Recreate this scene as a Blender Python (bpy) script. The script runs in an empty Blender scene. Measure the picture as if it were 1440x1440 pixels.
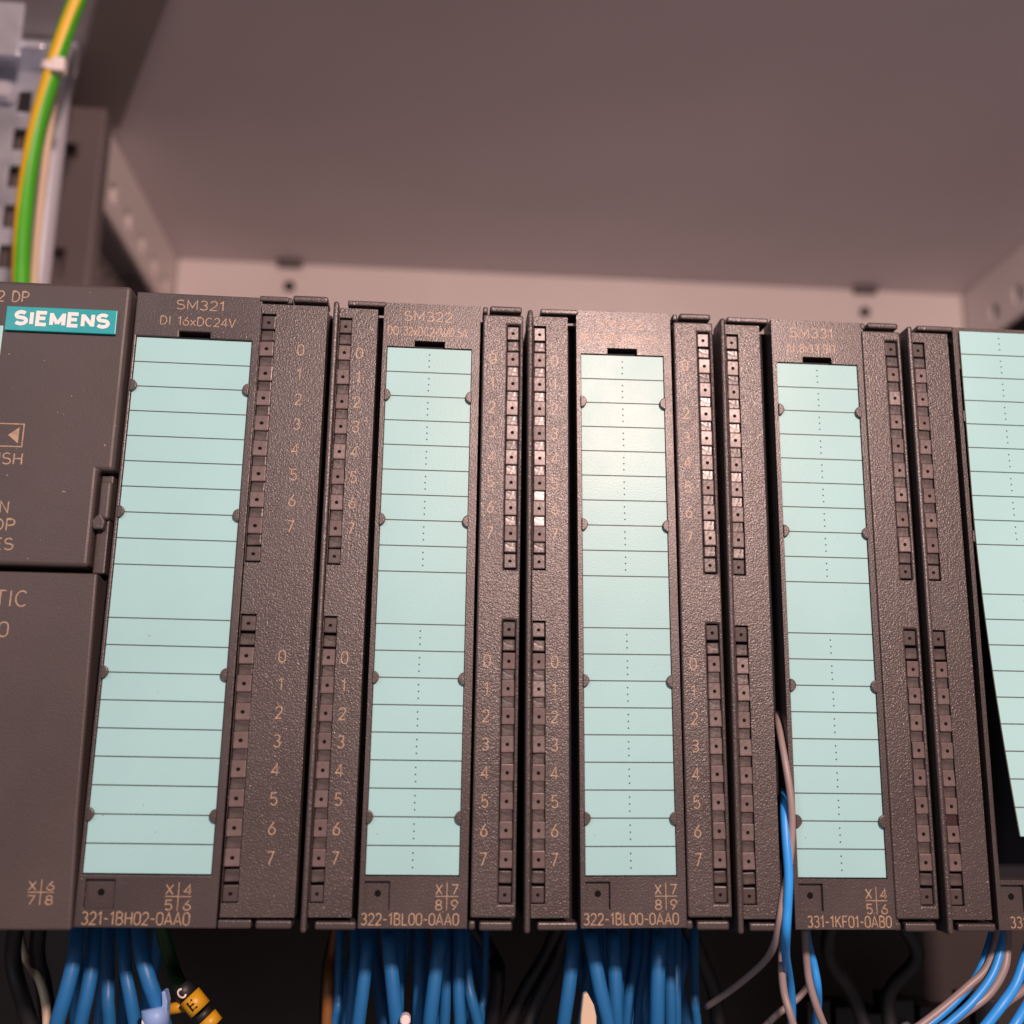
import bpy, bmesh, math, random
from mathutils import Vector, Matrix
random.seed(7)
S = 0.001                      # all builders work in millimetres
scn = bpy.context.scene
col = scn.collection

# ------------------------------------------------------------------ camera
CP = (62.34, -206.10, 32.97)
YAW, PITCH, ROLL = 0.0720, 0.2152, 0.0150
cy_, sy_ = math.cos(YAW), math.sin(YAW); cp_, sp_ = math.cos(PITCH), math.sin(PITCH)
fw = Vector((sy_*cp_, cy_*cp_, sp_)); rr = Vector((cy_, -sy_, 0)); uu = rr.cross(fw)
c_, s_ = math.cos(ROLL), math.sin(ROLL)
R_ = c_*rr + s_*uu; U_ = -s_*rr + c_*uu
cam_d = bpy.data.cameras.new('camera'); cam = bpy.data.objects.new('camera', cam_d); col.objects.link(cam)
m = Matrix((R_, U_, -fw)).transposed().to_4x4(); m.translation = Vector(CP)*S
cam.matrix_world = m
cam_d.sensor_width = 36; cam_d.lens = 37.5; cam_d.clip_start = 0.01; cam_d.clip_end = 10
cam_d.dof.use_dof = True; cam_d.dof.focus_distance = 0.212; cam_d.dof.aperture_fstop = 11.0
scn.camera = cam

# ------------------------------------------------------------------ light
world = bpy.data.worlds.new('World'); scn.world = world; world.use_nodes = True
bg = world.node_tree.nodes['Background']
bg.inputs[0].default_value = (0.80, 0.66, 0.68, 1); bg.inputs[1].default_value = 0.23
def area(name, loc, target, size, power, color):
    d = bpy.data.lights.new(name, 'AREA'); d.shape = 'DISK'; d.size = size*S; d.energy = power; d.color = color
    o = bpy.data.objects.new(name, d); col.objects.link(o); o.location = Vector(loc)*S
    o.rotation_euler = (Vector(target)-Vector(loc)).to_track_quat('-Z', 'Y').to_euler()
    return o
area('work_lamp', (188, -500, 270), (90, 0, 80), 42, 4.5, (1.0, 0.68, 0.60))
area('room_light', (-420, -620, 330), (-40, 60, 120), 260, 1.0, (0.80, 0.88, 1.0))
scn.view_settings.view_transform = 'Standard'; scn.view_settings.look = 'None'
scn.view_settings.exposure = 0.0; scn.view_settings.gamma = 1.0
scn.render.engine = 'CYCLES'

# ------------------------------------------------------------------ materials
def mat(name, color, rough=0.5, metal=0.0, spec=0.5, bump=None, var=None, coat=0.0, specks=None):
    """bump=(scale, strength, distance_mm, detail)  var=(scale, amount)  specks=(scale, threshold, colour)"""
    M = bpy.data.materials.new(name); M.use_nodes = True; nt = M.node_tree; N = nt.nodes; L = nt.links
    b = N['Principled BSDF']
    b.inputs['Base Color'].default_value = (*color, 1); b.inputs['Roughness'].default_value = rough
    b.inputs['Metallic'].default_value = metal; b.inputs['Specular IOR Level'].default_value = spec
    b.inputs['Coat Weight'].default_value = coat; b.inputs['Coat Roughness'].default_value = 0.08
    tc = N.new('ShaderNodeTexCoord')
    out = None
    if var:
        n = N.new('ShaderNodeTexNoise'); n.inputs['Scale'].default_value = var[0]; n.inputs['Detail'].default_value = 5
        L.new(tc.outputs['Object'], n.inputs['Vector'])
        r = N.new('ShaderNodeMapRange'); r.inputs['From Min'].default_value = 0.3; r.inputs['From Max'].default_value = 0.7
        r.inputs['To Min'].default_value = 1-var[1]; r.inputs['To Max'].default_value = 1+var[1]
        L.new(n.outputs['Fac'], r.inputs['Value'])
        mx = N.new('ShaderNodeVectorMath'); mx.operation = 'SCALE'; mx.inputs[0].default_value = color
        L.new(r.outputs[0], mx.inputs['Scale']); out = mx.outputs[0]
        n2 = N.new('ShaderNodeTexNoise'); n2.inputs['Scale'].default_value = var[0]*0.6; n2.inputs['Detail'].default_value = 6; n2.inputs['Roughness'].default_value = .65
        L.new(tc.outputs['Object'], n2.inputs['Vector'])
        rg = N.new('ShaderNodeMapRange'); rg.inputs['From Min'].default_value = 0.3; rg.inputs['From Max'].default_value = 0.7
        rg.inputs['To Min'].default_value = rough*0.80; rg.inputs['To Max'].default_value = rough*1.22
        L.new(n2.outputs['Fac'], rg.inputs['Value']); L.new(rg.outputs[0], b.inputs['Roughness'])
    if specks:
        v = N.new('ShaderNodeTexNoise'); v.inputs['Scale'].default_value = specks[0]; v.inputs['Detail'].default_value = 1
        L.new(tc.outputs['Object'], v.inputs['Vector'])
        t = N.new('ShaderNodeMapRange'); t.inputs['From Min'].default_value = specks[1]; t.inputs['From Max'].default_value = specks[1]+0.04
        L.new(v.outputs['Fac'], t.inputs['Value'])
        mm = N.new('ShaderNodeMix'); mm.data_type = 'RGBA'
        mm.inputs['A'].default_value = (*color, 1); mm.inputs['B'].default_value = (*specks[2], 1)
        if out: L.new(out, mm.inputs['A'])
        L.new(t.outputs[0], mm.inputs['Factor']); out = mm.outputs['Result']
    if out: L.new(out, b.inputs['Base Color'])
    if bump:
        n = N.new('ShaderNodeTexNoise'); n.inputs['Scale'].default_value = bump[0]; n.inputs['Detail'].default_value = bump[3]
        n.inputs['Distortion'].default_value = 0.4
        L.new(tc.outputs['Object'], n.inputs['Vector'])
        bp = N.new('ShaderNodeBump'); bp.inputs['Strength'].default_value = bump[1]; bp.inputs['Distance'].default_value = bump[2]*S
        L.new(n.outputs['Fac'], bp.inputs['Height']); L.new(bp.outputs[0], b.inputs['Normal'])
    return M
DUST = (0.30, 0.25, 0.22)
PL = mat('anthracite_grained_plastic', (0.055, 0.044, 0.042), 0.33, spec=0.6, bump=(3100, 0.85, 0.125, 2.5), var=(60, 0.10), specks=(1300, 0.755, DUST))
PC = mat('anthracite_fine_grained_plastic', (0.058, 0.046, 0.044), 0.48, bump=(2400, 0.5, 0.09, 1.5), var=(45, 0.12), specks=(1400, 0.79, DUST))
PD = mat('anthracite_smooth_door_plastic', (0.050, 0.040, 0.039), 0.36, spec=0.6, bump=(3100, 0.7, 0.095, 2.5), var=(70, 0.10), specks=(1500, 0.78, DUST))
PB = mat('black_inner_plastic', (0.006, 0.006, 0.010), 0.6, spec=0.25)
BLK = mat('light_pipe_plastic', (0.118, 0.089, 0.085), 0.36, bump=(1500, 0.35, 0.10, 1.5), var=(300, 0.22))
BLKD = mat('blank_light_pipe_plastic', (0.062, 0.049, 0.048), 0.36, bump=(1500, 0.35, 0.10, 1.5))
LENS = mat('clear_smoked_lens', (0.062, 0.050, 0.048), 0.30, coat=0.08, bump=(900, 0.55, 0.11, 1.0), var=(420, 0.45))
LRED = mat('red_lens', (0.040, 0.020, 0.020), 0.15, coat=0.6, bump=(700, 0.9, 0.25, 1.0))
HOLE = mat('hole_black', (0.005, 0.004, 0.004), 0.7, spec=0.1)
MINT = mat('mint_label_card', (0.325, 0.590, 0.605), 0.35, spec=0.22, bump=(3200, 0.45, 0.06, 3.0), var=(30, 0.05), specks=(1300, 0.80, (0.22, 0.32, 0.30)))
MINT.node_tree.nodes['Principled BSDF'].inputs['Specular Tint'].default_value = (1.0, 0.80, 0.66, 1)
MLINE = mat('label_print', (0.045, 0.070, 0.068), 0.6)
CREAM = mat('card_cut_edge', (0.62, 0.50, 0.34), 0.6)
INK = mat('bronze_print', (0.36, 0.255, 0.165), 0.38, bump=(3100, 0.7, 0.095, 2.5), var=(1200, 0.25))
TEAL = mat('teal_badge', (0.018, 0.330, 0.360), 0.30, bump=(900, 0.15, 0.05, 2.0), var=(70, 0.12))
WHT = mat('white_lettering', (0.80, 0.74, 0.72), 0.45)
ROOF = mat('roof_paint', (0.72, 0.665, 0.69), 0.55, bump=(420, 0.25, 0.15, 3.0), var=(6, 0.06))
WALL = mat('cabinet_paint', (0.66, 0.61, 0.60), 0.50, bump=(420, 0.2, 0.15, 3.0), var=(9, 0.05))
RAILM = mat('frame_paint', (0.125, 0.106, 0.108), 0.50, bump=(420, 0.2, 0.15, 3.0), var=(14, 0.10))
GALV = mat('galvanised_steel', (0.60, 0.65, 0.74), 0.30, metal=0.6, bump=(90, 0.6, 0.6, 4.0), var=(45, 0.35))
STEEL = mat('bright_steel', (0.82, 0.84, 0.94), 0.24, metal=0.5, bump=(200, 0.2, 0.2, 3.0))
DUCT = mat('dark_duct_plastic', (0.028, 0.019, 0.017), 0.6, bump=(300, 0.3, 0.2, 3.0), var=(30, 0.25))
BLUE = mat('blue_insulation', (0.018, 0.155, 0.400), 0.46, spec=0.4, bump=(300, 0.12, 0.2, 3.0), var=(60, 0.10))
SKY = mat('light_blue_insulation', (0.030, 0.300, 0.800), 0.40, spec=0.4, bump=(300, 0.12, 0.2, 3.0), var=(60, 0.08))
GREY = mat('grey_insulation', (0.270, 0.215, 0.205), 0.45, bump=(300, 0.12, 0.2, 3.0), var=(80, 0.10))
BLKW = mat('black_insulation', (0.012, 0.012, 0.014), 0.5)
GRN = mat('green_insulation', (0.060, 0.420, 0.010), 0.42, var=(60, 0.10))
YEL = mat('yellow_insulation', (0.760, 0.480, 0.015), 0.42, var=(60, 0.10))
BEIGE = mat('beige_plastic', (0.62, 0.50, 0.36), 0.45, var=(60, 0.06))
YMK = mat('yellow_marker', (0.55, 0.29, 0.010), 0.40, var=(90, 0.10))
LMK = mat('pale_blue_marker', (0.22, 0.36, 0.66), 0.42, var=(90, 0.08))
BROWN = mat('orange_brown_insulation', (0.22, 0.085, 0.02), 0.45, var=(60, 0.1))
DGRN = mat('dark_green_insulation', (0.03, 0.10, 0.03), 0.5)

# ------------------------------------------------------------------ helpers
def link(name, me, mats, parent=None, loc=None):
    if not isinstance(mats, (list, tuple)): mats = [mats]
    for x in mats: me.materials.append(x)
    o = bpy.data.objects.new(name, me); col.objects.link(o)
    if parent: o.parent = parent
    if loc: o.location = Vector(loc)*S
    return o
def thing(name, loc, label, cat, group=None, ry=0):
    o = bpy.data.objects.new(name, None); col.objects.link(o); o.empty_display_size = 0.01
    o.location = Vector(loc)*S; o.rotation_euler = (0, ry, 0)
    return tag(o, label, cat, group)
def tag(o, label, cat, group=None):
    o['label'] = label; o['category'] = cat
    if group: o['group'] = group
    return o
class MB:
    def __init__(s): s.v = []; s.f = []; s.m = []; s.sm = []
    def add(s, vs, fs, mi=0, smooth=False):
        n = len(s.v); s.v += [tuple(q) for q in vs]; s.f += [tuple(i+n for i in f) for f in fs]
        s.m += [mi]*len(fs); s.sm += [smooth]*len(fs)
    def box(s, x0, x1, y0, y1, z0, z1, mi=0):
        s.add([(x0,y0,z0),(x1,y0,z0),(x1,y1,z0),(x0,y1,z0),(x0,y0,z1),(x1,y0,z1),(x1,y1,z1),(x0,y1,z1)],
              [(0,3,2,1),(4,5,6,7),(0,1,5,4),(1,2,6,5),(2,3,7,6),(3,0,4,7)], mi)
    def prism(s, pts, y0, y1, mi=0):
        """outline in x,z (counter-clockwise seen from -y); extruded y0 (front) to y1"""
        n = len(pts); vs = [(a, y0, b) for a, b in pts]+[(a, y1, b) for a, b in pts]
        fs = [tuple(range(n)), tuple(range(2*n-1, n-1, -1))]+[(i, i+n, (i+1) % n+n, (i+1) % n) for i in range(n)]
        s.add(vs, fs, mi)
    def grid(s, xs, zs, solid, y0, y1, mi=0):
        """plate with rectangular openings; solid(cx, cz)->bool"""
        nx, nz = len(xs)-1, len(zs)-1
        K = [[bool(solid((xs[i]+xs[i+1])/2, (zs[j]+zs[j+1])/2)) for j in range(nz)] for i in range(nx)]
        idx = {}
        vs = []
        def V(i, j, k):
            if (i, j, k) not in idx:
                idx[(i, j, k)] = len(vs); vs.append((xs[i], (y0, y1)[k], zs[j]))
            return idx[(i, j, k)]
        fs = []
        g = lambda i, j: 0 <= i < nx and 0 <= j < nz and K[i][j]
        for i in range(nx):
            for j in range(nz):
                if not K[i][j]: continue
                fs.append((V(i,j,0), V(i+1,j,0), V(i+1,j+1,0), V(i,j+1,0)))
                fs.append((V(i,j,1), V(i,j+1,1), V(i+1,j+1,1), V(i+1,j,1)))
                if not g(i-1,j): fs.append((V(i,j,0), V(i,j+1,0), V(i,j+1,1), V(i,j,1)))
                if not g(i+1,j): fs.append((V(i+1,j,0), V(i+1,j,1), V(i+1,j+1,1), V(i+1,j+1,0)))
                if not g(i,j-1): fs.append((V(i,j,0), V(i,j,1), V(i+1,j,1), V(i+1,j,0)))
                if not g(i,j+1): fs.append((V(i,j+1,0), V(i+1,j+1,0), V(i+1,j+1,1), V(i,j+1,1)))
        s.add(vs, fs, mi)
    def mesh(s, name, bevel=0, seg=2):
        me = bpy.data.meshes.new(name)
        me.from_pydata([(a*S, b*S, c*S) for a, b, c in s.v], [], s.f)
        for p, mi, sm in zip(me.polygons, s.m, s.sm): p.material_index = mi; p.use_smooth = sm
        bm = bmesh.new(); bm.from_mesh(me)
        bmesh.ops.recalc_face_normals(bm, faces=bm.faces)
        if bevel:
            ed = [e for e in bm.edges if e.is_manifold and e.calc_face_angle(0) > 0.5]
            bmesh.ops.bevel(bm, geom=ed, offset=bevel*S, segments=seg, affect='EDGES', profile=0.5, clamp_overlap=True)
            if seg > 1:
                for f in bm.faces: f.smooth = False
        bm.to_mesh(me); bm.free(); me.update()
        return me
    def build(s, name, mats, parent=None, bevel=0, seg=2, loc=None):
        return link(name, s.mesh(name, bevel, seg), mats, parent, loc)

def catmull(P, n=10):
    P = [Vector(p) for p in P]; Q = [2*P[0]-P[1]]+P+[2*P[-1]-P[-2]]; out = []
    for i in range(1, len(Q)-2):
        a, b, c, d = Q[i-1:i+3]
        for k in range(n):
            t = k/n
            out.append(0.5*((2*b)+(c-a)*t+(2*a-5*b+4*c-d)*t*t+(3*b-a-3*c+d)*t**3))
    out.append(P[-1]); return out
def tube(P, r, segs=16, n=10, stripe=None, twist=0.0, ph=0.0, cap=True):
    C = catmull(P, n) if n else [Vector(p) for p in P]
    mb = MB(); N = len(C); up = Vector((0.3, -1, 0.1)).normalized(); vs = []; fs = []; ms = []
    prev = None
    for i, p in enumerate(C):
        t = (C[min(i+1, N-1)]-C[max(i-1, 0)]).normalized()
        if prev is None: prev = up
        a = (prev-t*prev.dot(t)).normalized(); prev = a; b = t.cross(a)
        for k in range(segs):
            th = 2*math.pi*k/segs+twist*i/N+ph
            vs.append(p+(a*math.cos(th)+b*math.sin(th))*r)
    for i in range(N-1):
        for k in range(segs):
            fs.append((i*segs+k, i*segs+(k+1) % segs, (i+1)*segs+(k+1) % segs, (i+1)*segs+k))
            ms.append(1 if stripe and stripe(k/segs) else 0)
    if cap:
        fs.append(tuple(range(segs))[::-1]); ms.append(0)
        fs.append(tuple((N-1)*segs+k for k in range(segs))); ms.append(0)
    mb.add(vs, fs, 0, True); mb.m = ms
    return mb
def disc(mb, cx, cz, r, y, n=10, mi=0, th=0.0):
    pts = [(cx+r*math.cos(2*math.pi*k/n), cz+r*math.sin(2*math.pi*k/n)) for k in range(n)]
    if th: mb.prism(pts, y, y+th, mi)
    else: mb.add([(a, y, b) for a, b in pts], [tuple(range(n))], mi)

# ------------------------------------------------------------------ stroke lettering (cap height 1, advances in the table)
def arc(cx, cz, rx, rz, a0, a1, n=8):
    return [(cx+rx*math.cos(math.radians(a0+(a1-a0)*k/n)), cz+rz*math.sin(math.radians(a0+(a1-a0)*k/n))) for k in range(n+1)]
G = {
 '0': (.62, [arc(.31,.70,.27,.30,0,180)+arc(.31,.30,.27,.30,180,360)+[(.58,.70)]]),
 '1': (.42, [[(.06,.78),(.28,1),(.28,0)]]),
 '2': (.62, [arc(.31,.71,.25,.29,165,-40)+[(.05,0),(.58,0)]]),
 '3': (.62, [arc(.30,.755,.24,.245,150,-90,9), arc(.30,.26,.27,.26,88,-150,9)]),
 '4': (.64, [[(.46,0),(.46,1),(.04,.28),(.61,.28)]]),
 '5': (.62, [[(.54,1),(.13,1),(.09,.55)]+arc(.31,.31,.26,.31,125,-145,10)]),
 '6': (.62, [[(.46,1),(.10,.48)]+arc(.32,.29,.26,.29,150,-210,16)]),
 '7': (.60, [[(.04,1),(.56,1),(.20,0)]]),
 '8': (.62, [arc(.31,.76,.22,.24,-90,270,14), arc(.31,.26,.27,.26,90,450,14)]),
 '9': (.62, [arc(.30,.71,.26,.29,-30,330,16)+[(.52,.52),(.16,0)]]),
 'A': (.72, [[(.03,0),(.36,1),(.69,0)], [(.14,.30),(.58,.30)]]),
 'B': (.68, [[(.08,0),(.08,1),(.36,1)]+arc(.36,.77,.22,.23,90,-90,7)+[(.09,.54)], [(.38,.53)]+arc(.38,.265,.24,.265,80,-90,7)+[(.10,0)]]),
 'C': (.72, [arc(.38,.5,.33,.5,48,312,14)]),
 'D': (.72, [[(.08,0),(.08,1),(.33,1)]+arc(.33,.5,.33,.5,90,-90,10)+[(.10,0)]]),
 'E': (.62, [[(.56,1),(.08,1),(.08,0),(.56,0)], [(.10,.52),(.50,.52)]]),
 'F': (.60, [[(.56,1),(.08,1),(.08,0)], [(.10,.52),(.50,.52)]]),
 'H': (.72, [[(.08,0),(.08,1)], [(.64,0),(.64,1)], [(.09,.52),(.63,.52)]]),
 'I': (.28, [[(.14,0),(.14,1)]]),
 'K': (.68, [[(.08,0),(.08,1)], [(.60,1),(.12,.45)], [(.27,.60),(.64,0)]]),
 'L': (.58, [[(.08,1),(.08,0),(.54,0)]]),
 'M': (.86, [[(.08,0),(.08,1),(.43,.22),(.78,1),(.78,0)]]),
 'N': (.74, [[(.08,0),(.08,1),(.66,0),(.66,1)]]),
 'O': (.78, [arc(.39,.5,.34,.5,90,450,18)]),
 'P': (.66, [[(.08,0),(.08,1),(.36,1)]+arc(.36,.73,.25,.27,90,-90,7)+[(.10,.46)]]),
 'R': (.68, [[(.08,0),(.08,1),(.36,1)]+arc(.36,.74,.24,.26,90,-90,7)+[(.10,.48)], [(.36,.46),(.62,0)]]),
 'S': (.68, [arc(.34,.745,.26,.255,35,230,9)+arc(.34,.27,.29,.27,60,-150,10)]),
 'T': (.64, [[(.02,1),(.62,1)], [(.32,.99),(.32,0)]]),
 'U': (.72, [[(.08,1),(.08,.30)]+arc(.36,.30,.28,.30,180,360,8)+[(.64,1)]]),
 'V': (.68, [[(.03,1),(.34,0),(.65,1)]]),
 'X': (.68, [[(.05,1),(.63,0)], [(.63,1),(.05,0)]]),
 'W': (.92, [[(.03,1),(.24,0),(.46,.9),(.68,0),(.89,1)]]),
 'x': (.54, [[(.04,.66),(.50,0)], [(.50,.66),(.04,0)]]),
 '/': (.42, [[(.02,-.04),(.40,1.04)]]), '.': (.26, [[(.13,-.01),(.13,.11)]]), '-': (.46, [[(.06,.46),(.40,.46)]]), ' ': (.40, []),
}
def ribbon(mb, pts, w, y, mi=0, th=0.03):
    P = [Vector((a, 0, b)) for a, b in pts]; n = len(P); Lf, Rt = [], []
    closed = (P[0]-P[-1]).length < 1e-4
    for i in range(n):
        if closed and i in (0, n-1): d0 = (P[-1]-P[-2]).normalized(); d1 = (P[1]-P[0]).normalized()
        else:
            d1 = (P[i+1]-P[i]).normalized() if i < n-1 else (P[i]-P[i-1]).normalized()
            d0 = (P[i]-P[i-1]).normalized() if i > 0 else d1
        t = (d0+d1)
        t = t.normalized() if t.length > 1e-3 else d1
        nn = Vector((-t.z, 0, t.x)); k = max(0.45, nn.dot(Vector((-d1.z, 0, d1.x))))
        Lf.append(P[i]+nn*w/2/k); Rt.append(P[i]-nn*w/2/k)
    vs = [(q.x, y, q.z) for q in Lf]+[(q.x, y, q.z) for q in Rt]
    mb.add(vs, [(i, i+1, n+i+1, n+i) for i in range(n-1)], mi)
def text(mb, s, x0, x1, z, h, y, w=0.24, align='fit', mi=0):
    adv = sum(G[c][0]+.10 for c in s)-.10
    k = (x1-x0)/adv if align == 'fit' else h
    if align == 'c': x0 = (x0+x1)/2-adv*k/2
    x = x0; q = 0
    for c in s:
        a, st = G[c]
        for pl in st:
            ribbon(mb, [(x+u*k, z+v*h) for u, v in pl], w, y-0.004*(q % 5), mi); q += 1
        x += (a+.10)*k
def cross(mb, x0, x1, z0, z1, a, b, c, y):
    xm, zm = (x0+x1)/2, (z0+z1)/2; h = (z1-z0)*0.36; W = (x1-x0)*0.31
    ribbon(mb, [(x0, zm), (x1, zm)], .16, y-.02); ribbon(mb, [(xm, z0-.1), (xm, z1+.1)], .16, y-.026)
    for ch, cx, cz in (('X', x0, zm+.35), (a, x1-W, zm+.35), (b, x0, z0), (c, x1-W, z0)):
        text(mb, ch, cx, cx+W, cz, h, y, .20)

# ------------------------------------------------------------------ shared small meshes
def block_mesh():
    mb = MB(); mb.box(-1.22, 1.22, -0.25, 2.2, -1.42, 1.42); me = mb.mesh('light_pipe', 0.18, 2)
    return me
def hole_ring(mb, r=0.36, y=-0.27):
    disc(mb, 0, 0, r, y, 10, 1)
def make_block(dark):
    mb = MB(); mb.box(-1.21, 1.21, -0.2, 2.2, -1.58, 1.58)
    me = mb.mesh('light_pipe', 0.2, 2)
    bm = bmesh.new(); bm.from_mesh(me)
    n = 12; vs = [bm.verts.new((0.36*S*math.cos(2*math.pi*k/n), -0.212*S, 0.36*S*math.sin(2*math.pi*k/n)-0.05*S)) for k in range(n)]
    f = bm.faces.new(vs); f.material_index = 1; bm.to_mesh(me); bm.free()
    for x in ((BLKD if dark else BLK), HOLE): me.materials.append(x)
    return me
BM, BMD = make_block(False), make_block(True)
def lens_mesh(mt):
    mb = MB(); mb.box(-1.20, 1.20, 0.05, 2.4, -1.10, 1.10); me = mb.mesh('lens', 0.25, 2)
    me.materials.append(mt); return me
LM, LMR = lens_mesh(LENS), lens_mesh(LRED)
def clip_mesh():
    mb = MB(); r = 1.25
    pts = [(0, -r)]+[(r*math.cos(a), r*math.sin(a)) for a in [math.radians(-80+160*k/9) for k in range(10)]]+[(0, r)]
    mb.prism(pts, -0.45, 0.9); return mb.mesh('label_clip', 0.16, 2)
CLIP = clip_mesh(); CLIP.materials.append(PD)

NUM = []
for i in range(8):
    t = MB(); text(t, str(i), -.9, .9, -1.12, 2.2, 0, .21, 'c'); me = t.mesh('numeral'); me.materials.append(INK); NUM.append(me)
Z_TOP = [115.75]+[109.95-5.17*k for k in range(8)]+[68.3]
Z_BOT = [54.9]+[48.75-5.2*k for k in range(8)]+[6.1]
def led_cover(root, x0, x1, ledx, y, numx, redlens=None, ww=1.27):
    """raised strip with two long windows of light pipes"""
    mb = MB(); w = ww
    xs = [x0, ledx-w, ledx+w, x1]; zs = [2.1, 4.5, 56.6, 66.5, 117.4, 119.5]
    mb.grid(xs, zs, lambda a, b: not (ledx-w < a < ledx+w and (4.5 < b < 56.6 or 66.5 < b < 117.4)), y, y+6)
    mb.box(ledx-w-.8, ledx+w+.8, y+2.6, y+5.5, 3.6, 57.5, 1); mb.box(ledx-w-.8, ledx+w+.8, y+2.6, y+5.5, 65.6, 118.3, 1)
    o = mb.build('led_cover', [PL, PB], root, 0.48, 3)
    k = 0
    for Z in (Z_TOP, Z_BOT):
        for i, z in enumerate(Z):
            end = i in (0, 9)
            b = bpy.data.objects.new('light_pipe', BMD if end else BM); col.objects.link(b); b.parent = o
            b.location = Vector((ledx+random.uniform(-.06, .06), y+(0.75 if end else 0.15+random.uniform(0, .12)), z))*S
            b.rotation_euler = (random.uniform(-.05, .05), random.uniform(-.02, .02), random.uniform(-.06, .06))
            b.scale = (ww/1.27, 1, 1.0 if not end else .92)
            if i < 9:
                z2 = (z+Z[i+1])/2
                l = bpy.data.objects.new('lens', LMR if (redlens == (Z is Z_BOT, i)) else LM); col.objects.link(l); l.parent = o
                l.location = Vector((ledx, y+0.2+random.uniform(-.05, .2), z2))*S
                l.scale = (ww/1.27, 1, 1)
                l.rotation_euler = (-.035+random.uniform(-.015, .015), random.uniform(-.05, .05), random.uniform(-.03, .03))
    if numx is not None:
        for Z in (Z_TOP, Z_BOT):
            for i in range(8):
                q = bpy.data.objects.new('numeral', NUM[i]); col.objects.link(q); q.parent = o
                q.location = Vector((numx+random.uniform(-.05, .05), y-.03, Z[i+1]))*S
    return o

def label_strip(root, x0, x1, zt, dots, y=0.35, name='label_strip', bend=None):
    pitch = 5.115; L = 20*pitch; rows = [0]
    for k in range(1, 10): rows.append(k)
    for k in range(11, 20): rows.append(k)
    zs = [zt-L]; hw = .12
    cuts = sorted([zt-r*pitch for r in rows if r])
    for c in cuts: zs += [c-hw, c+hw]
    zs.append(zt)
    mb = MB(); vs = []; fs = []; ms = []
    # subdivide the fields so a lifted strip can bend
    zz = []; line = []
    for i in range(len(zs)-1):
        isl = i % 2 == 1; n = 1 if isl else 3
        for k in range(n):
            zz.append(zs[i]+(zs[i+1]-zs[i])*k/n); line.append(isl)
    zz.append(zs[-1])
    Y = (lambda z: y+(bend(z) if bend else 0)); th = 0.35
    for z in zz:
        for (a, dy) in ((x0, 0), (x1, 0), (x0, th), (x1, th)): vs.append((a, Y(z)+dy, z))
    for i in range(len(zz)-1):
        a, b = 4*i, 4*i+4
        fs += [(a, a+1, b+1, b), (a+2, b+2, b+3, a+3), (a, b, b+2, a+2), (a+1, a+3, b+3, b+1)]
        ms += [1 if line[i] else 0, 0, 2 if bend else 0, 2 if bend else 0]
    fs.append((0, 2, 3, 1)); ms.append(0); n = len(vs)-4; fs.append((n, n+1, n+3, n+2)); ms.append(2)
    mb.add(vs, fs); mb.m = ms
    if dots:
        xm = (x0+x1)/2
        for r in [0]+rows[1:]:
            if r == 9: continue
            for q in (.25, .5, .75):
                z = zt-(r+q)*pitch; disc(mb, xm+random.uniform(-.03, .03), z, .17, Y(z)-.012, 8, 1)
    return mb.build(name, [MINT, MLINE, CREAM], root)

def door(root, dx0, dx1, lx0, lx1, texts, dots, dx=0, tilt=0, arm=None, label=True, deep=False, ycross=None, sqx=None, leftclips=True, tabR=None, head=True):
    """front door: header, two stiles, bottom block with the opener recess"""
    d = MB(); yF = 0.0
    nx0, nx1 = (lx0+lx1)/2-3.1, (lx0+lx1)/2+3.1
    sq0, sq1 = sqx if sqx else (dx0+.9, dx0+5.6)
    xs = sorted({dx0, lx0-.12, sq0, sq1, nx0, nx1, lx1+.12, dx1}); zs = [0.2, 3.3, 8.35, 9.2, 111.95, 113.3, 121.35]
    def solid(a, b):
        if 9.2 < b < 111.95 and lx0-.12 < a < lx1+.12: return False
        if 111.95 < b < 113.3 and nx0 < a < nx1: return False
        if 3.3 < b < 8.35 and sq0 < a < sq1: return False
        return True
    d.grid(xs, zs, solid, yF, 5.0)
    o = d.build('front_door', [PD], root, 0.22, 2)
    o.location = Vector((dx, 0, 0))*S; o.rotation_euler = (0, tilt, 0)
    # floor of the label bed and the opener recess
    f = MB()
    if deep: f.box(lx0-.6, lx1+.6, 4.2, 4.8, 8.6, 112.5, 0)
    else: f.box(lx0-.6, lx1+.6, 1.3, 2.3, 8.6, 112.5, 0)
    f.build('label_bed', [PB], o)
    r = MB(); r.box(sq0-.02, sq1+.02, 0.9, 3.0, 3.28, 8.37, 0); disc(r, (sq0+sq1)/2+.1, 6.1, .62, 0.885, 14, 1)
    r.box(sq0+.1, sq1+.3, -.02, .9, 3.15, 3.42, 0)
    r.build('opener_recess', [PD, HOLE], o, 0.0)
    r = MB(); r.box(nx0-.5, nx1+.5, 2.2, 3.6, 111.0, 114.0); r.build('notch_floor', [PB], o)
    if label: label_strip(o, lx0, lx1, 111.75, dots)
    for z in (101.52, 75.95, 45.25, 19.68):
        for sgn, x in ((1, lx0-.25), (-1, lx1+.25)):
            if sgn == 1 and not leftclips: continue
            if deep and (sgn == -1 or z < 70): continue
            c = bpy.data.objects.new('label_clip', CLIP); col.objects.link(c); c.parent = o
            c.location = Vector((x, 0.0, z))*S
            if sgn == -1: c.rotation_euler = (0, math.pi, 0)
    for (s_, a, b, z, h, w) in texts: t = MB(); text(t, s_, a, b, z, h, -.03, w-.03); t.build('lettering', INK, o)
    if ycross: t = MB(); cross(t, *ycross, -.03); t.build('index_mark', INK, o)
    return o

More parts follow.
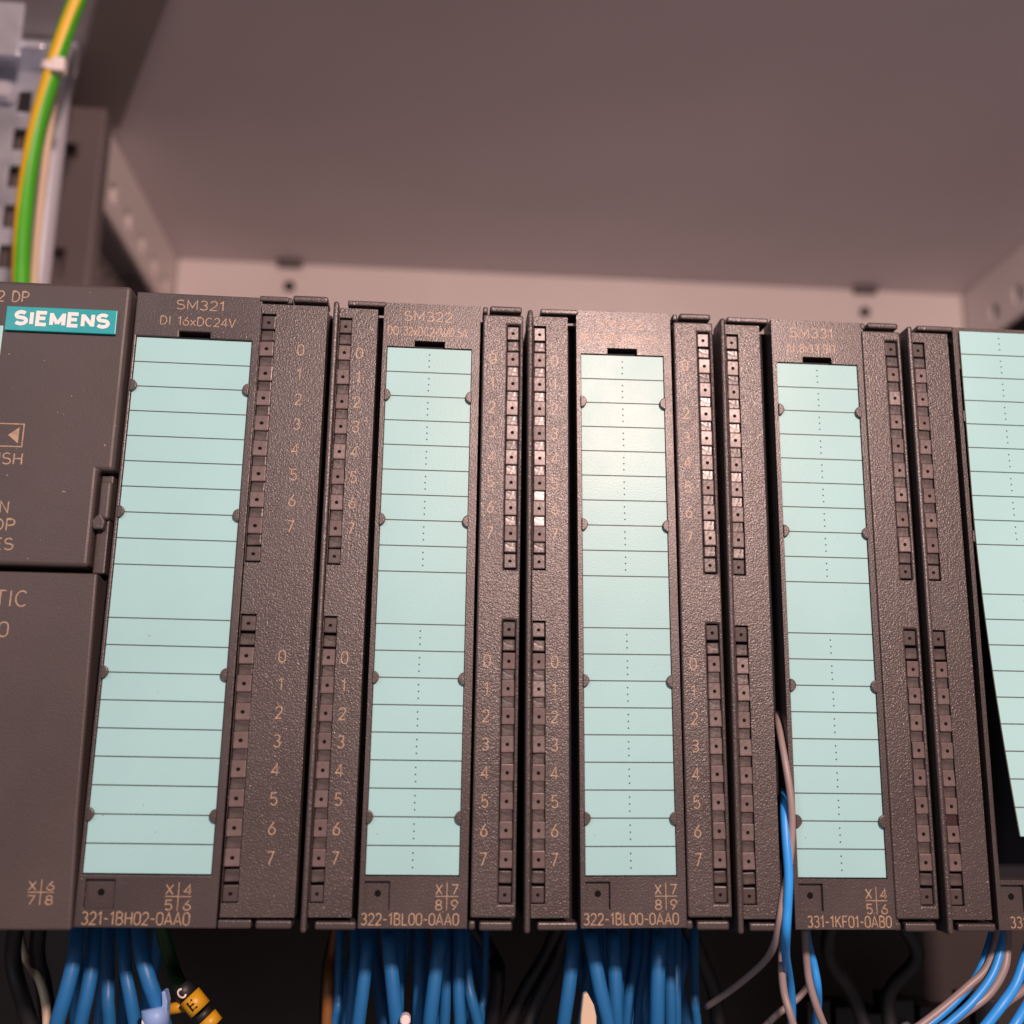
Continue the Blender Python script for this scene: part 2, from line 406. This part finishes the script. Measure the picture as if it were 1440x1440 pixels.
def rounded_bar(x0, x1, z0, z1, y0, y1, r=.5, horiz=True):
    mb = MB(); mb.box(x0, x1, y0, y1, z0, z1); return mb

def module(kind, x0, label, ry=0, dx=0, **k):
    root = thing('io_module', (x0, 0, 0), label, 'control module', 'input and output modules on the rack', ry)
    # housing behind the front
    h = MB(); h.box(0.5, 39.4, 5.2, 118, 0.6, 120.3, 0)
    hb = h.build('housing', [PB], root, 0.5, 2)
    if kind == 'A':
        texts = [('SM321', 8.2, 17.9, 118.0, 1.95, .24), ('DI 16xDC24V', 5.3, 20.3, 114.6, 1.75, .22), ('321-1BH02-0AA0', 1.6, 20.6, 0.75, 2.1, .24)]
        door(root, 0.3, 25.3, 1.05, 23.65, texts, False, ycross=(15.9, 20.6, 3.3, 7.9, '4', '5', '6'), sqx=(1.7, 6.9), tilt=0.005, dx=-.2)
        led_cover(root, 25.8, 39.0, 27.35, -0.9, 34.1, ww=1.45)
        t = MB(); t.box(25.2, 30.9, -.4, 4.8, 120.35, 121.5); t.build('header_arm', [PD], root, .25)
        t = MB(); t.box(31.9, 39.0, -1.0, 4.6, 120.25, 121.7); t.build('locking_tab', [PL], root, .5, 3)
        t = MB(); t.box(30.7, 31.7, -.2, 4.6, 120.0, 121.4); t.build('tab_hinge', [PD], root, .3)
        t = MB(); t.box(25.4, 31.3, -.3, 4.6, 0.1, 1.6); t.build('lower_rail', [PD], root, .3)
        t = MB(); t.box(32.0, 38.5, -.1, 4.6, 0.0, 1.55); t.build('lower_tab', [PD], root, .45, 3)
    else:
        nums = k.get('nums', True)
        texts = k['texts']
        door(root, 10.35, 30.1, 11.35, 28.4, texts, k.get('dots', True), dx=k.get('ddx', 0), tilt=k.get('dtilt', 0), ycross=k['cross'], sqx=(11.25, 15.9), label=k.get('lab', True), deep=k.get('deep', False))
        # left rib, LED covers
        t = MB(); t.box(0.15, 1.25, -1.3, 4.9, -0.5, 120.7); t.build('edge_rib', [PL], root, .5, 3)
        led_cover(root, 1.35, k.get('lw', 9.15), 2.75, -0.55, 5.75 if nums else None, redlens=k.get('red'))
        led_cover(root, 30.65, 38.95, 36.95, -0.55, 32.8 if nums else None)
        t = MB(); t.box(k.get('arm', 2.9), 10.7, -.3, 4.8, 120.25, 121.4); t.build('header_arm', [PD], root, .3)
        t = MB(); t.box(32.0, 38.6, -.7, 4.6, 120.1, 121.4); t.build('locking_tab', [PL], root, .45, 3)
        t = MB(); t.box(30.6, 31.6, -.2, 4.6, 119.9, 121.3); t.build('tab_hinge', [PD], root, .3)
        t = MB(); t.box(30.4, 31.6, -.1, 4.6, 0.0, 1.55); t.box(32.3, 38.4, -.3, 4.6, -0.15, 1.45); t.build('lower_tab', [PD], root, .4, 3)
        t = MB(); t.box(2.6, 10.0, -.2, 4.6, -0.1, 1.35); t.build('lower_rail', [PD], root, .4, 3)
    return root

# ------------------------------------------------------------------ cabinet (setting)
cab = thing('cabinet_frame', (140, 350, -400), 'pale grey steel frame of the control cabinet with perforated rails behind the modules', 'cabinet frame'); cab.location = (0, 0, 0)
def structure(o): o['kind'] = 'structure'; return o
XL, XR, ZC, YB = -84, 362, 292.2, 350
t = MB(); t.box(-420, 720, 60, YB+24, ZC, ZC+3); structure(t.build('ceiling', [ROOF]))
t = MB(); t.box(-420, 720, YB+24, YB+27, -500, ZC); structure(t.build('rear_wall', [WALL]))
# rear cross beam with screw holes and hook notches
t = MB(); xs = [XL, -24.6, -20.4, 301, 305.4, XR]; zs = [150, 276, 280.5, ZC-.2]
t.grid(xs, zs, lambda a, b: not ((-24.6 < a < -20.4 or 301 < a < 305.4) and 276 < b < 280.5), YB, YB+3)
t.build('rear_beam', [WALL], cab, .6)
for x in (-22.5, 303.2):
    t = MB(); t.box(x-7, x+7, YB-6, YB, 288.8, ZC-.1); b = t.build('roof_hook', [RAILM], cab, 1.5)
    t = MB(); disc(t, 0, 0, 3.0, -1.5, 14, 0, 3.5); t.build('beam_screw', [HOLE], cab, .4, 1, loc=(x, YB, 278.2))
# depth rails at both sides (perforated)
def depth_rail(x0, x1, y0, name):
    zs = [256, 264, 272, ZC-.3]; ys = [y0]
    y = y0+14
    while y < YB-12: ys += [y, y+8]; y += 24
    ys.append(YB-.5)
    mb = MB(); mb.grid(ys, zs, lambda a, b: not (264 < b < 272 and any(ys[i] < a < ys[i+1] for i in range(1, len(ys)-1, 2))), 0, 3)
    mb.v = [(x0+(y/3.0)*(x1-x0), x, z) for x, y, z in mb.v]
    return mb.build(name, [WALL], cab, .5)
depth_rail(XL, XL-3, 217, 'depth_rail'); depth_rail(XR, XR+3, 60, 'depth_rail')
for sx, d in ((XL-40, -3), (XR+40, 3)):
    t = MB(); t.box(min(sx, sx+d), max(sx, sx+d), -40, YB+24, -500, ZC); structure(t.build('side_wall', [RAILM]))
# flange below the left rail with comb slots
t = MB(); ys = [170]
y = 176
while y < YB-8: ys += [y, y+6]; y += 13
ys.append(YB-.6); zs = [200, 236, 250, 255.9]
t.grid(ys, zs, lambda a, b: not (236 < b < 250 and any(ys[i] < a < ys[i+1] for i in range(1, len(ys)-1, 2))), 0, 2.5)
t.v = [(XL-14-y, x, z) for x, y, z in t.v]; t.build('side_flange', [RAILM], cab, .4)
# left corner post
t = MB(); xs = [-106, -98.5, -91.5, XL+3.5]; zs = [-400, 178, 187, 215, 227, 268, 274, ZC-.2]
t.grid(xs, zs, lambda a, b: not (-98.5 < a < -91.5 and (178 < b < 187 or 215 < b < 227 or 268 < b < 274)), 206, 216)
t.build('corner_post', [RAILM], cab, 1.2)
# mounting rail carrying the modules and the wiring duct below
rail = thing('mounting_rail', (60, 118, 0), 'steel profile rail hidden behind the row of black modules', 'rail')
t = MB(); t.box(-160, 170, 0.3, 6, 6, 112); t.build('rail_profile', [STEEL], rail, 1)
plate = MB(); plate.box(-140, 420, 96, 99, -260, 4); structure(plate.build('backing_wall', [DUCT], None, .5))

# galvanised perforated rail at the top left
g = thing('perforated_rail', (-80, 140, 150), 'shiny galvanised steel rail with a column of rectangular slots at the upper left', 'rail')
gx = 0
zs = [20]; sl = [192, 206.8, 221.8, 236, 250.6]
zs = [-40]
for z in [148, 162.5, 177.3]+sl: zs += [z-4.1-150, z+4.1-150]
zs += [112, 124]
t = MB(); xs = [-60, -8.6, -3.6, 1.2]
t.grid(xs, zs, lambda a, b: not (-8.6 < a < -3.6 and any(abs(b+150-z) < 4 for z in [148, 162.5, 177.3]+sl)), 0, 2)
t.build('slotted_web', [GALV], g, .3)
t = tube([(4.8, 2, -40), (4.8, 2, 40), (4.8, 2, 124)], 3.9, 24, 2); t.build('rolled_edge', [STEEL], g)
t = MB(); t.box(-60, 4, -14, 4, 112.5, 115); t.box(-60, -3, -16, -13.8, 108, 128); t.build('top_bracket', [GALV], g, .5)
for bx in (-11.0, -30): 
    t = MB(); disc(t, 0, 0, 3.4, -5, 6, 0, 5); t.build('bolt', [STEEL], g, .5, 1, loc=(bx, -2, 101 if bx > -20 else 104))
t = MB(); t.box(-60, 1, 22, 26, 128, 141); t.build('upper_strut', [GALV], g, .6)

# thin plate forming a dark diagonal band under the ceiling above the corner post
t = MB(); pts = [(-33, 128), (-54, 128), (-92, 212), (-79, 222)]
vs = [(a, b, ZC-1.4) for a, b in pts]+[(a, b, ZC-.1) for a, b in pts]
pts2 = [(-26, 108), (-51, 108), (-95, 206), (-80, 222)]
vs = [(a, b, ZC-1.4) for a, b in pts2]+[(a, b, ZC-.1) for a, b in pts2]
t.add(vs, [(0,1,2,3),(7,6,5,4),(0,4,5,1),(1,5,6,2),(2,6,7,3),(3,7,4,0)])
tag(t.build('dark_ceiling_band', [mat('dark_band_surface', (0.30, 0.26, 0.24), .6, var=(20, .1))], None, .4),
    'flat dark band running diagonally under the cabinet roof above the left post', 'strap')

# earth wire
Wp = lambda px, py, y: None
def at(px, py, y):
    d = fw*1.0+R_*((px-720)/1500)-U_*((py-720)/1500); tt = (y-CP[1])/d.y
    return Vector(CP)+d*tt
P = [at(135, -60, 92), at(108, 0, 95), at(88, 55, 98), at(74, 100, 100), at(52, 180, 104), at(38, 260, 106), at(31, 340, 106), at(29, 430, 106), at(25, 560, 106)]
ew = thing('earth_wire', P[-1], 'thick green and yellow striped earth wire running down the upper left corner', 'wire')
P0 = [p-P[-1] for p in P]
t = tube(P0, 2.65, 28, 12, stripe=lambda u: (u % 0.5) < .155, twist=1.9, ph=-0.9); t.build('insulation', [GRN, YEL], ew)
Q = [at(78, 118, 112), at(70, 180, 113), at(60, 260, 114), at(52, 340, 114), at(46, 430, 114), at(40, 560, 114)]
tn = tube([q-Q[-1] for q in Q], 1.25, 14, 10); o = tn.build('tan_wire', [BROWN if False else BEIGE], None, loc=Q[-1]); tag(o, 'thin tan wire just to the right of the striped earth wire', 'wire')
tie_p = at(74, 97, 100)
tie = thing('cable_tie', tie_p, 'white plastic cable tie round the striped earth wire near the top left corner', 'cable tie')
dirw = (at(88, 55, 98)-at(74, 100, 100)).normalized()
def ring(c, axis, r, hgt, th, n=20):
    mb = MB(); a = axis.orthogonal().normalized(); b = axis.cross(a); vs = []; fs = []
    for k in range(n):
        d = a*math.cos(2*math.pi*k/n)+b*math.sin(2*math.pi*k/n)
        for rr_, hh in ((r, -hgt/2), (r+th, -hgt/2), (r+th, hgt/2), (r, hgt/2)): vs.append(c+d*rr_+axis*hh)
    for k in range(n):
        for q in range(4):
            fs.append((4*k+q, 4*((k+1) % n)+q, 4*((k+1) % n)+(q+1) % 4, 4*k+(q+1) % 4))
    mb.add(vs, fs); return mb
t = ring(Vector((0, 0, 0)), dirw, 2.75, 2.6, 0.7); t.build('band', [WHT], tie, 0)
t = MB(); t.box(1.0, 5.0, -4.6, -1.0, -3.2, 1.6); t.build('head', [WHT], tie, .6)

# ------------------------------------------------------------------ processor module at the left
cpu = thing('processor_module', (-39.45, 1.2, 0), 'black processor module with turquoise maker badge at the left end of the row', 'control module')
ox = 40
t = MB(); t.box(-40+ox, -0.9+ox, 3, 118, 0.6, 120.8); t.build('housing', [PB], cpu, .5)
# upper panel (stepped outline) : right edge recessed below z=83.5
t = MB(); pts = [(0.4, 64.6), (ox-3.5, 64.6), (ox-3.5, 83.4), (ox-0.6, 83.4), (ox-0.45, 121.6), (0.4, 121.6)]
t.prism(pts, -3.2, 2.9); t.build('upper_panel', [PC], cpu, .8, 3)
t = MB(); pts = [(0.4, -0.2), (ox-0.45, -0.2), (ox-1.2, 20), (ox-1.9, 63.6), (0.4, 63.6)]
t.prism(pts, -2.2, 2.9); t.build('lower_cover', [PC], cpu, .5, 3)
t = MB(); t.box(ox-3.3, ox-1.0, -1.0, 3, 63.7, 83.0); t.build('side_rail', [PC], cpu, .3)
t = MB(); t.box(ox-3.0, ox-0.8, -2.4, 2, 74.0, 81.6); t.build('cover_latch', [PC], cpu, .6, 3)
t = MB(); t.prism([(ox-3.9, 73.6), (ox-3.4, 72.0), (ox-1.6, 72.0), (ox-1.3, 73.6), (ox-2.4, 75.2)], -2.9, 1); t.build('latch_nose', [PC], cpu, .3)
t = MB(); t.box(ox-23.75, ox-2.5, -3.95, -3.15, 110.95, 115.95); bd = t.build('name_badge', [TEAL], cpu, .12)
G['m'] = (.90, [[(.12,0),(.12,1)], [(.12,.90),(.45,.12)], [(.45,.12),(.78,.90)], [(.78,1),(.78,0)]])
G['n'] = (.76, [[(.11,0),(.11,1)], [(.13,.92),(.63,.08)], [(.65,1),(.65,0)]])
t = MB(); text(t, 'SIEmEnS', ox-22.0, ox-3.9, 112.35, 2.45, -3.99, .72); t.build('badge_lettering', [WHT], bd)
t = MB(); yF = -3.23
for a_ in (('2 DP', 26.1, 20.0, 117.2), ('PUSH', 25.7, 17.6, 84.1), ('RUN', 24.8, 19.1, 74.6), ('STOP', 26.0, 17.6, 71.2), ('MRES', 25.9, 17.5, 67.5)):
    t = MB(); text(t, a_[0], ox-a_[1], ox-a_[2], a_[3], 2.15, yF, .25); t.build('lettering', [INK], cpu)
t = MB()
ribbon(t, [(ox-27, 87.6), (ox-18.1, 87.6), (ox-18.1, 92.1), (ox-27, 92.1), (ox-27, 87.6)], .22, yF)
t.add([(ox-20.9, yF-.01, 89.85), (ox-18.9, yF-.01, 88.25), (ox-18.9, yF-.01, 91.45)], [(0, 1, 2)])
t.build('slot_symbol', [INK], cpu)
t = MB(); yF = -2.23
text(t, 'SIMATIC', ox-30.0, ox-14.1, 57.0, 2.9, yF, .26); t.build('lettering', [INK], cpu); t = MB()
text(t, 'S7-300', ox-29.4, ox-17.0, 51.3, 2.7, yF, .26); t.build('lettering', [INK], cpu); t = MB()
cross(t, ox-8.5, ox-4.0, 4.2, 8.3, '6', '7', '8', yF)
t.build('index_mark', [INK], cpu)
t = MB(); t.box(ox-34, ox-24.2, -3.5, -3.1, 105.9, 112.0); t.build('side_label', [MINT], cpu, .1)

# ------------------------------------------------------------------ the input and output modules
tx322 = [('SM322', 14.4, 24.4, 117.6, 2.0, .24), ('DO 32xDC24V/0.5A', 11.2, 27.5, 114.4, 1.8, .22), ('322-1BL00-0AA0', 10.8, 28.6, 0.80, 1.95, .24)]
tx331 = [('SM331', 14.2, 23.6, 117.6, 2.0, .24), ('AI 8x13 BIT', 13.4, 24.2, 114.2, 1.8, .22), ('331-1KF01-0AB0', 12.6, 28.8, 0.6, 1.95, .24)]
module('A', 0, 'wide black module with the broad plain mint label strip, lettered SM321, beside the processor module')
module('B', 40, 'black 322 module with evenly mint label strip, just right of the wide 321 module', texts=tx322, cross=(24.2, 28.4, 3.4, 8.1, '7', '8', '9'))
module('B', 80.35, 'black 322 module with warm lamp glare on its header and label strip', ry=-0.0062, texts=tx322, cross=(24.2, 28.4, 3.4, 8.1, '7', '8', '9'), ddx=.35, dtilt=-.003, lw=8.5)
module('B', 120, 'black 331 module lettered SM331 with thin wires coming out of its wide dark slot', ry=-.001, texts=tx331, cross=(24.0, 28.2, 3.0, 7.7, '4', '5', '6'), ddx=1.0, nums=False, lw=8.6, arm=1.9)
m5 = module('B', 160, 'black module at the right edge whose mint label strip hangs loose from its bed', texts=tx331[2:], cross=(24.0, 28.2, 3.0, 7.7, '4', '5', '6'), ddx=.3, nums=False, lab=False, deep=True, red=(True, 6))
lb = label_strip(m5, 11.75, 28.8, 120.2, True, y=-0.75, bend=lambda z: -7.2*max(0, (82-z)/62)**1.7)

# ------------------------------------------------------------------ wires below
def wire(name, pts, r, m_, label, cat='wire', group=None, segs=14):
    P = [at(*p) for p in pts]; o = tube([q-P[-1] for q in P], r, segs, 10).build(name, [m_], None, loc=P[-1])
    return tag(o, label, cat, group)
def bundle(lst, where, group):
    for i, (x0, y0, x1, y1, yd, r) in enumerate(lst):
        dx_ = (x1-x0)/(y1-y0)
        xt = x0-dx_*(y0-1270)*.35
        pts = [(xt, 1262, yd+6), (xt+(x0-xt)*.5, 1310, yd+2), (x0, y0, yd), ((x0+x1)/2+random.uniform(-1.5, 1.5), (y0+y1)/2, yd-1), (x1, y1, yd), (x1+dx_*110, y1+110, yd+5)]
        wire('blue_wire', pts, r, BLUE, where, 'wire', group)
ordn = ['first', 'second', 'third', 'fourth', 'fifth', 'sixth', 'seventh', 'eighth', 'ninth', 'tenth', 'eleventh', 'twelfth']
def bundle(lst, under, group):
    lst = sorted(lst, key=lambda a: a[2])
    for i, (x0, y0, x1, y1, yd, r) in enumerate(lst):
        dx_ = (x1-x0)/(y1-y0); xt = x0-dx_*(y0-1270)*.35
        pts = [(xt, 1262, yd+6), (xt+(x0-xt)*.5, 1310, yd+2), (x0, y0, yd), ((x0+x1)/2+random.uniform(-1.5, 1.5), (y0+y1)/2, yd-1), (x1, y1, yd), (x1+dx_*110, y1+110, yd+5)]
        wire('blue_wire', pts, r, BLUE, '%s blue wire from the left hanging below the %s' % (ordn[i], under), 'wire', group)
bundle([(105,1345,80,1440,20,1.45), (130,1352,113,1440,23,1.45), (152,1378,154,1440,30,1.3), (176,1358,190,1440,25,1.3), (200,1345,222,1415,20,1.5)],
       'wide 321 module', 'blue wires below the wide module')
b2 = [(498,1345,492,1440,36,1.0,), (517,1333,504,1440,24,1.35), (547,1328,558,1440,21,1.45), (563,1344,560,1440,33,1.1), (589,1346,588,1440,34,1.3),
      (617,1333,604,1440,24,1.45), (630,1347,625,1440,30,1.15), (645,1352,647,1440,28,1.25), (657,1375,672,1440,33,1.2), (476,1395,471,1440,40,1.0), (681,1395,676,1440,42,.8)]
bundle(b2, 'first 322 module', 'blue wires below the first 322 module')
b3 = [(806,1335,793,1440,24,1.45), (832,1325,855,1440,20,1.45), (843,1340,846,1440,32,1.0), (862,1328,866,1440,23,1.5), (874,1345,868,1440,32,1.1),
      (893,1342,880,1440,34,1.3), (905,1350,896,1440,34,.9), (927,1330,924,1440,22,1.5), (940,1347,943,1440,28,1.25), (951,1365,951,1440,32,1.1), (977,1385,980,1440,40,1.0)]
bundle(b3, 'glare-lit 322 module', 'blue wires below the glare-lit module')
rnd = random.Random(3)
for nm, xa, xb in (('wide 321 module', 95, 232), ('first 322 module', 488, 678), ('glare-lit 322 module', 800, 975)):
    n_ = 6 if xa < 100 else 8
    for i in range(n_):
        x = xa+(xb-xa)*(i+.5)/n_; yd = rnd.uniform(44, 60); j = rnd.uniform(-22, 22)
        wire('deep_blue_wire', [(x+rnd.uniform(-6, 6), 1262, yd), (x, 1330, yd), (x+j*.5, 1385, yd), (x+j, 1440, yd), (x+j*2, 1540, yd)], rnd.uniform(1.2, 1.6), BLUE,
             '%s shaded blue wire from the left, behind the lit wires of the %s' % (ordn[i], nm), 'wire', 'shaded blue wires behind the %s wires' % nm)
# dark wires in the shade on both sides of the bundles
dk = [[(800,1265,40),(770,1340,46),(735,1400,48),(700,1480,50)], [(812,1265,42),(786,1345,44),(755,1410,46),(728,1490,46)], [(640,1262,40),(690,1340,50),(700,1375,46),(690,1460,52)],
      [(490,1262,44),(470,1330,46),(462,1375,48),(458,1490,50)], [(30,1262,40),(18,1340,44),(30,1400,44),(60,1490,48)], [(60,1262,44),(52,1340,48),(62,1390,50),(75,1490,50)],
      [(950,1262,40),(985,1345,46),(1005,1400,50),(1012,1490,50)], [(1180,1262,40),(1165,1340,46),(1200,1400,50),(1230,1490,50)], [(1240,1262,40),(1290,1340,46),(1250,1400,50),(1260,1490,50)]]
near = ['left of the glare-lit module bundle', 'close beside the glare-lit module bundle', 'looping right of the first 322 bundle', 'left of the first 322 bundle', 'in the lower left corner',
        'left of the wide module wires', 'right of the glare-lit module bundle', 'in the shade below the 331 lettering', 'looping in the shade near the right thin pairs']
for p_, n_ in zip(dk, near): wire('black_wire', p_, 1.7, BLKW, 'thick black wire in shadow '+n_)
wire('brown_wire', [(482,1262,42),(468,1340,44),(462,1390,40),(458,1490,40)], 1.2, BROWN, 'dim orange brown wire at the left of the first 322 bundle')
wire('green_wire', [(215,1262,40),(240,1350,42),(254,1388,34),(282,1432,28),(320,1500,26)], 1.5, DGRN, 'dark green wire carrying yellow markers below the wide module')
wire('tan_wire', [(20,1262,50),(34,1340,50),(58,1385,46),(66,1440,44),(60,1540,44)], .9, BEIGE, 'dim tan wire in the lower left corner under the processor module')
# black-and-yellow plug on the dark green wire
def box_at(name, c, size, m_, parent, rot=0, bev=.3, dy=0):
    mb = MB(); a, b, d = size; mb.box(-a/2, a/2, -b/2, b/2, -d/2, d/2); o = mb.build(name, [m_], parent, bev)
    o.location = Vector(c)*S; o.rotation_euler = (0, rot, 0); return o
mk = thing('wire_marker', at(262, 1410, 24), 'yellow and black lettered marker sleeves beside the pale blue marker at the lower left', 'wire marker')
def sleeve(name, px, py, y, r, l, rot, m_, parent, base, ch=None, im=HOLE):
    c = at(px, py, y)-base; ax = Vector((math.sin(rot), 0, math.cos(rot)))
    o = tube([c-ax*l/2, c, c+ax*l/2], r, 18, 1).build(name, [m_], parent)
    if ch:
        tx = MB(); text(tx, ch, -.75, .75, -.8, 1.7, 0, .34)
        for i, (a, b_, d_) in enumerate(tx.v):
            yy = -math.sqrt(max(0, (r+.04)**2-a*a)); q = Vector((a, yy, d_))
            cr, sr = math.cos(rot), math.sin(rot)
            tx.v[i] = tuple(c+Vector((q.x*cr+q.z*sr, q.y+b_, -q.x*sr+q.z*cr)))
        tx.build('marker_letter', [im], parent)
    return o
B0 = at(262, 1410, 24)
sleeve('dark_sleeve', 259, 1394, 26, 2.1, 2.6, -0.75, BLKW, mk, B0, 'C', WHT)
sleeve('yellow_sleeve', 274, 1410, 24, 2.3, 3.4, -0.75, YMK, mk, B0, 'E')
sleeve('dark_sleeve', 286, 1427, 24, 1.8, 1.2, -0.75, BLKW, mk, B0)
sleeve('yellow_sleeve', 295, 1437, 24, 2.2, 2.2, -0.75, YMK, mk, B0)
sleeve('yellow_tab', 249, 1417, 26, 1.1, 3.2, 1.35, YMK, mk, B0)
B1 = at(218, 1425, 19)
bm_ = thing('wire_marker', B1, 'pale blue clip-on marker lettered N2 on the fifth blue wire at the lower left', 'wire marker')
sleeve('clip_body', 219, 1431, 18.5, 2.5, 3.6, -0.18, LMK, bm_, B1, None)
tx = MB(); text(tx, 'N2', -1.8, 1.2, -2.6, 1.8, -2.62, .3)
tx.build('marker_letter', [WHT], bm_)
t = MB(); t.prism([(1.3, -1), (2.6, -1), (2.5, 2.4), (1.9, 4.3), (1.2, 4.2), (1.5, 2.0)], -1.6, 1.4); t.build('clip_ear', [LMK], bm_, .25)
# beige pointed tip among the blue wires
B2 = at(826, 1440, 17); tp = MB()
k = 0.135
tp.prism([(-1.7, -6), (1.75, -6), (1.7, 1.5), (1.2, 3.6), (-.1, 5.9), (-.9, 5.6), (-1.4, 1.5)], -.9, .9)
tag(tp.build('tie_tail', [BEIGE], None, .35, 3, loc=B2), 'beige pointed plastic tie end standing among the blue wires of the glare-lit module', 'cable tie')
t = MB(); disc(t, 0, 0, 1.1, -1, 10, 0, 3); tag(t.build('wire_tie', [WHT], None, .4, 1, loc=at(570, 1434, 18)), 'small white tie head between blue wires at the bottom of the first 322 bundle', 'cable tie')
# thin grey and light blue pairs
def cr(x, y): return (1000+x/3.2727, 1000+y/3.2727)
def thin(name, pl, r, m_, label, group=None):
    wire(name, [(*cr(a, b), y) for a, b, y in pl], r, m_, label, 'wire', group, 12)
thin('grey_wire', [(308,0,6),(312,70,3.2),(340,230,-.5),(366,400,-1.6),(372,560,-1.2),(355,740,-.9),(330,860,-.9),(312,980,-.6),(285,1090,4),(228,1170,14),(110,1270,26),(-20,1360,36)], .68, GREY, 'thin grey wire leaving the 331 module slot and swinging off to the left')
thin('light_blue_wire', [(345,330,7),(338,400,3.0),(338,470,.4),(346,600,-1.1),(357,760,-1.8),(352,900,-1.9),(345,1020,-1),(343,1120,6),(358,1220,14),(370,1320,18),(372,1480,22)], .85, SKY, 'light blue wire leaving the wide slot of the 331 module beside the grey one')
thin('grey_wire', [(330,1000,12),(325,1160,12),(335,1290,12),(365,1400,11),(400,1520,11)], .75, GREY, 'thin grey wire dropping straight below the slot of the 331 module')
thin('light_blue_wire', [(430,960,14),(446,1070,14),(472,1170,14),(489,1270,14),(490,1370,18),(480,1500,24)], .85, SKY, 'short light blue wire curving down below the 331 lettering')
thin('grey_wire', [(430,1000,12),(440,1160,13),(458,1270,13),(500,1400,13),(560,1540,14)], .75, GREY, 'thin grey wire paired with the short light blue wire below the 331 lettering')
thin('grey_wire', [(470,1230,34),(400,1320,34),(300,1400,34),(200,1500,36)], .7, GREY, 'dim thin grey wire crossing behind the pair below the 331 module')
RG = 'wire pairs sweeping down left below the loose-label module'
thin('light_blue_wire', [(1310,960,16),(1275,1090,15),(1225,1215,14),(1140,1320,13),(1030,1420,13),(900,1510,13)], .8, SKY, 'lowest left light blue wire of the pairs under the loose-label module', RG)
thin('grey_wire', [(1325,960,13),(1304,1085,13),(1262,1190,13),(1176,1272,13),(1066,1367,13),(940,1462,13),(800,1540,13)], .8, GREY, 'grey wire above the lowest left light blue wire of the right pairs', RG)
thin('light_blue_wire', [(1350,960,13),(1335,1090,12),(1290,1220,11),(1200,1340,10),(1090,1440,10),(1000,1510,10)], .8, SKY, 'second light blue wire of the pairs under the loose-label module', RG)
thin('grey_wire', [(1362,940,12),(1362,1060,12),(1350,1180,11),(1280,1300,11),(1170,1385,11),(1060,1460,11),(960,1530,11)], .85, GREY, 'outer grey wire curving beside the second light blue wire of the right pairs', RG)
thin('light_blue_wire', [(1480,1020,12),(1440,1150,11),(1400,1260,10),(1340,1350,9),(1270,1440,9),(1190,1540,9)], 1.0, SKY, 'third light blue wire entering from the right edge under the loose-label module', RG)
thin('grey_wire', [(1500,1200,13),(1440,1280,12),(1360,1340,11),(1290,1410,10),(1220,1500,10)], .85, GREY, 'grey wire entering from the right edge below the third light blue wire', RG)
thin('light_blue_wire', [(1520,1250,10),(1450,1360,9),(1400,1440,8),(1340,1530,8)], 1.0, SKY, 'light blue wire in the bottom right corner', RG)
# dark terminal block in the shade below the 331 module
tb = thing('terminal_block', at(1210, 1450, 74), 'dark terminal block in shadow below the 331 module', 'terminal block')
for i in range(7):
    mb = MB(); mb.box(-16+i*7, -10.2+i*7, -8, 4, -14, 9-(i % 3)*1.5); seg = mb.build('terminal', [BLKW], tb, .5)
    mb = MB(); disc(mb, -13+i*7, 3-(i % 3)*2, 1.3, -9, 12, 0, 1.4); mb.build('terminal_screw', [STEEL if i in (3,) else DUCT], seg, .2, 1)
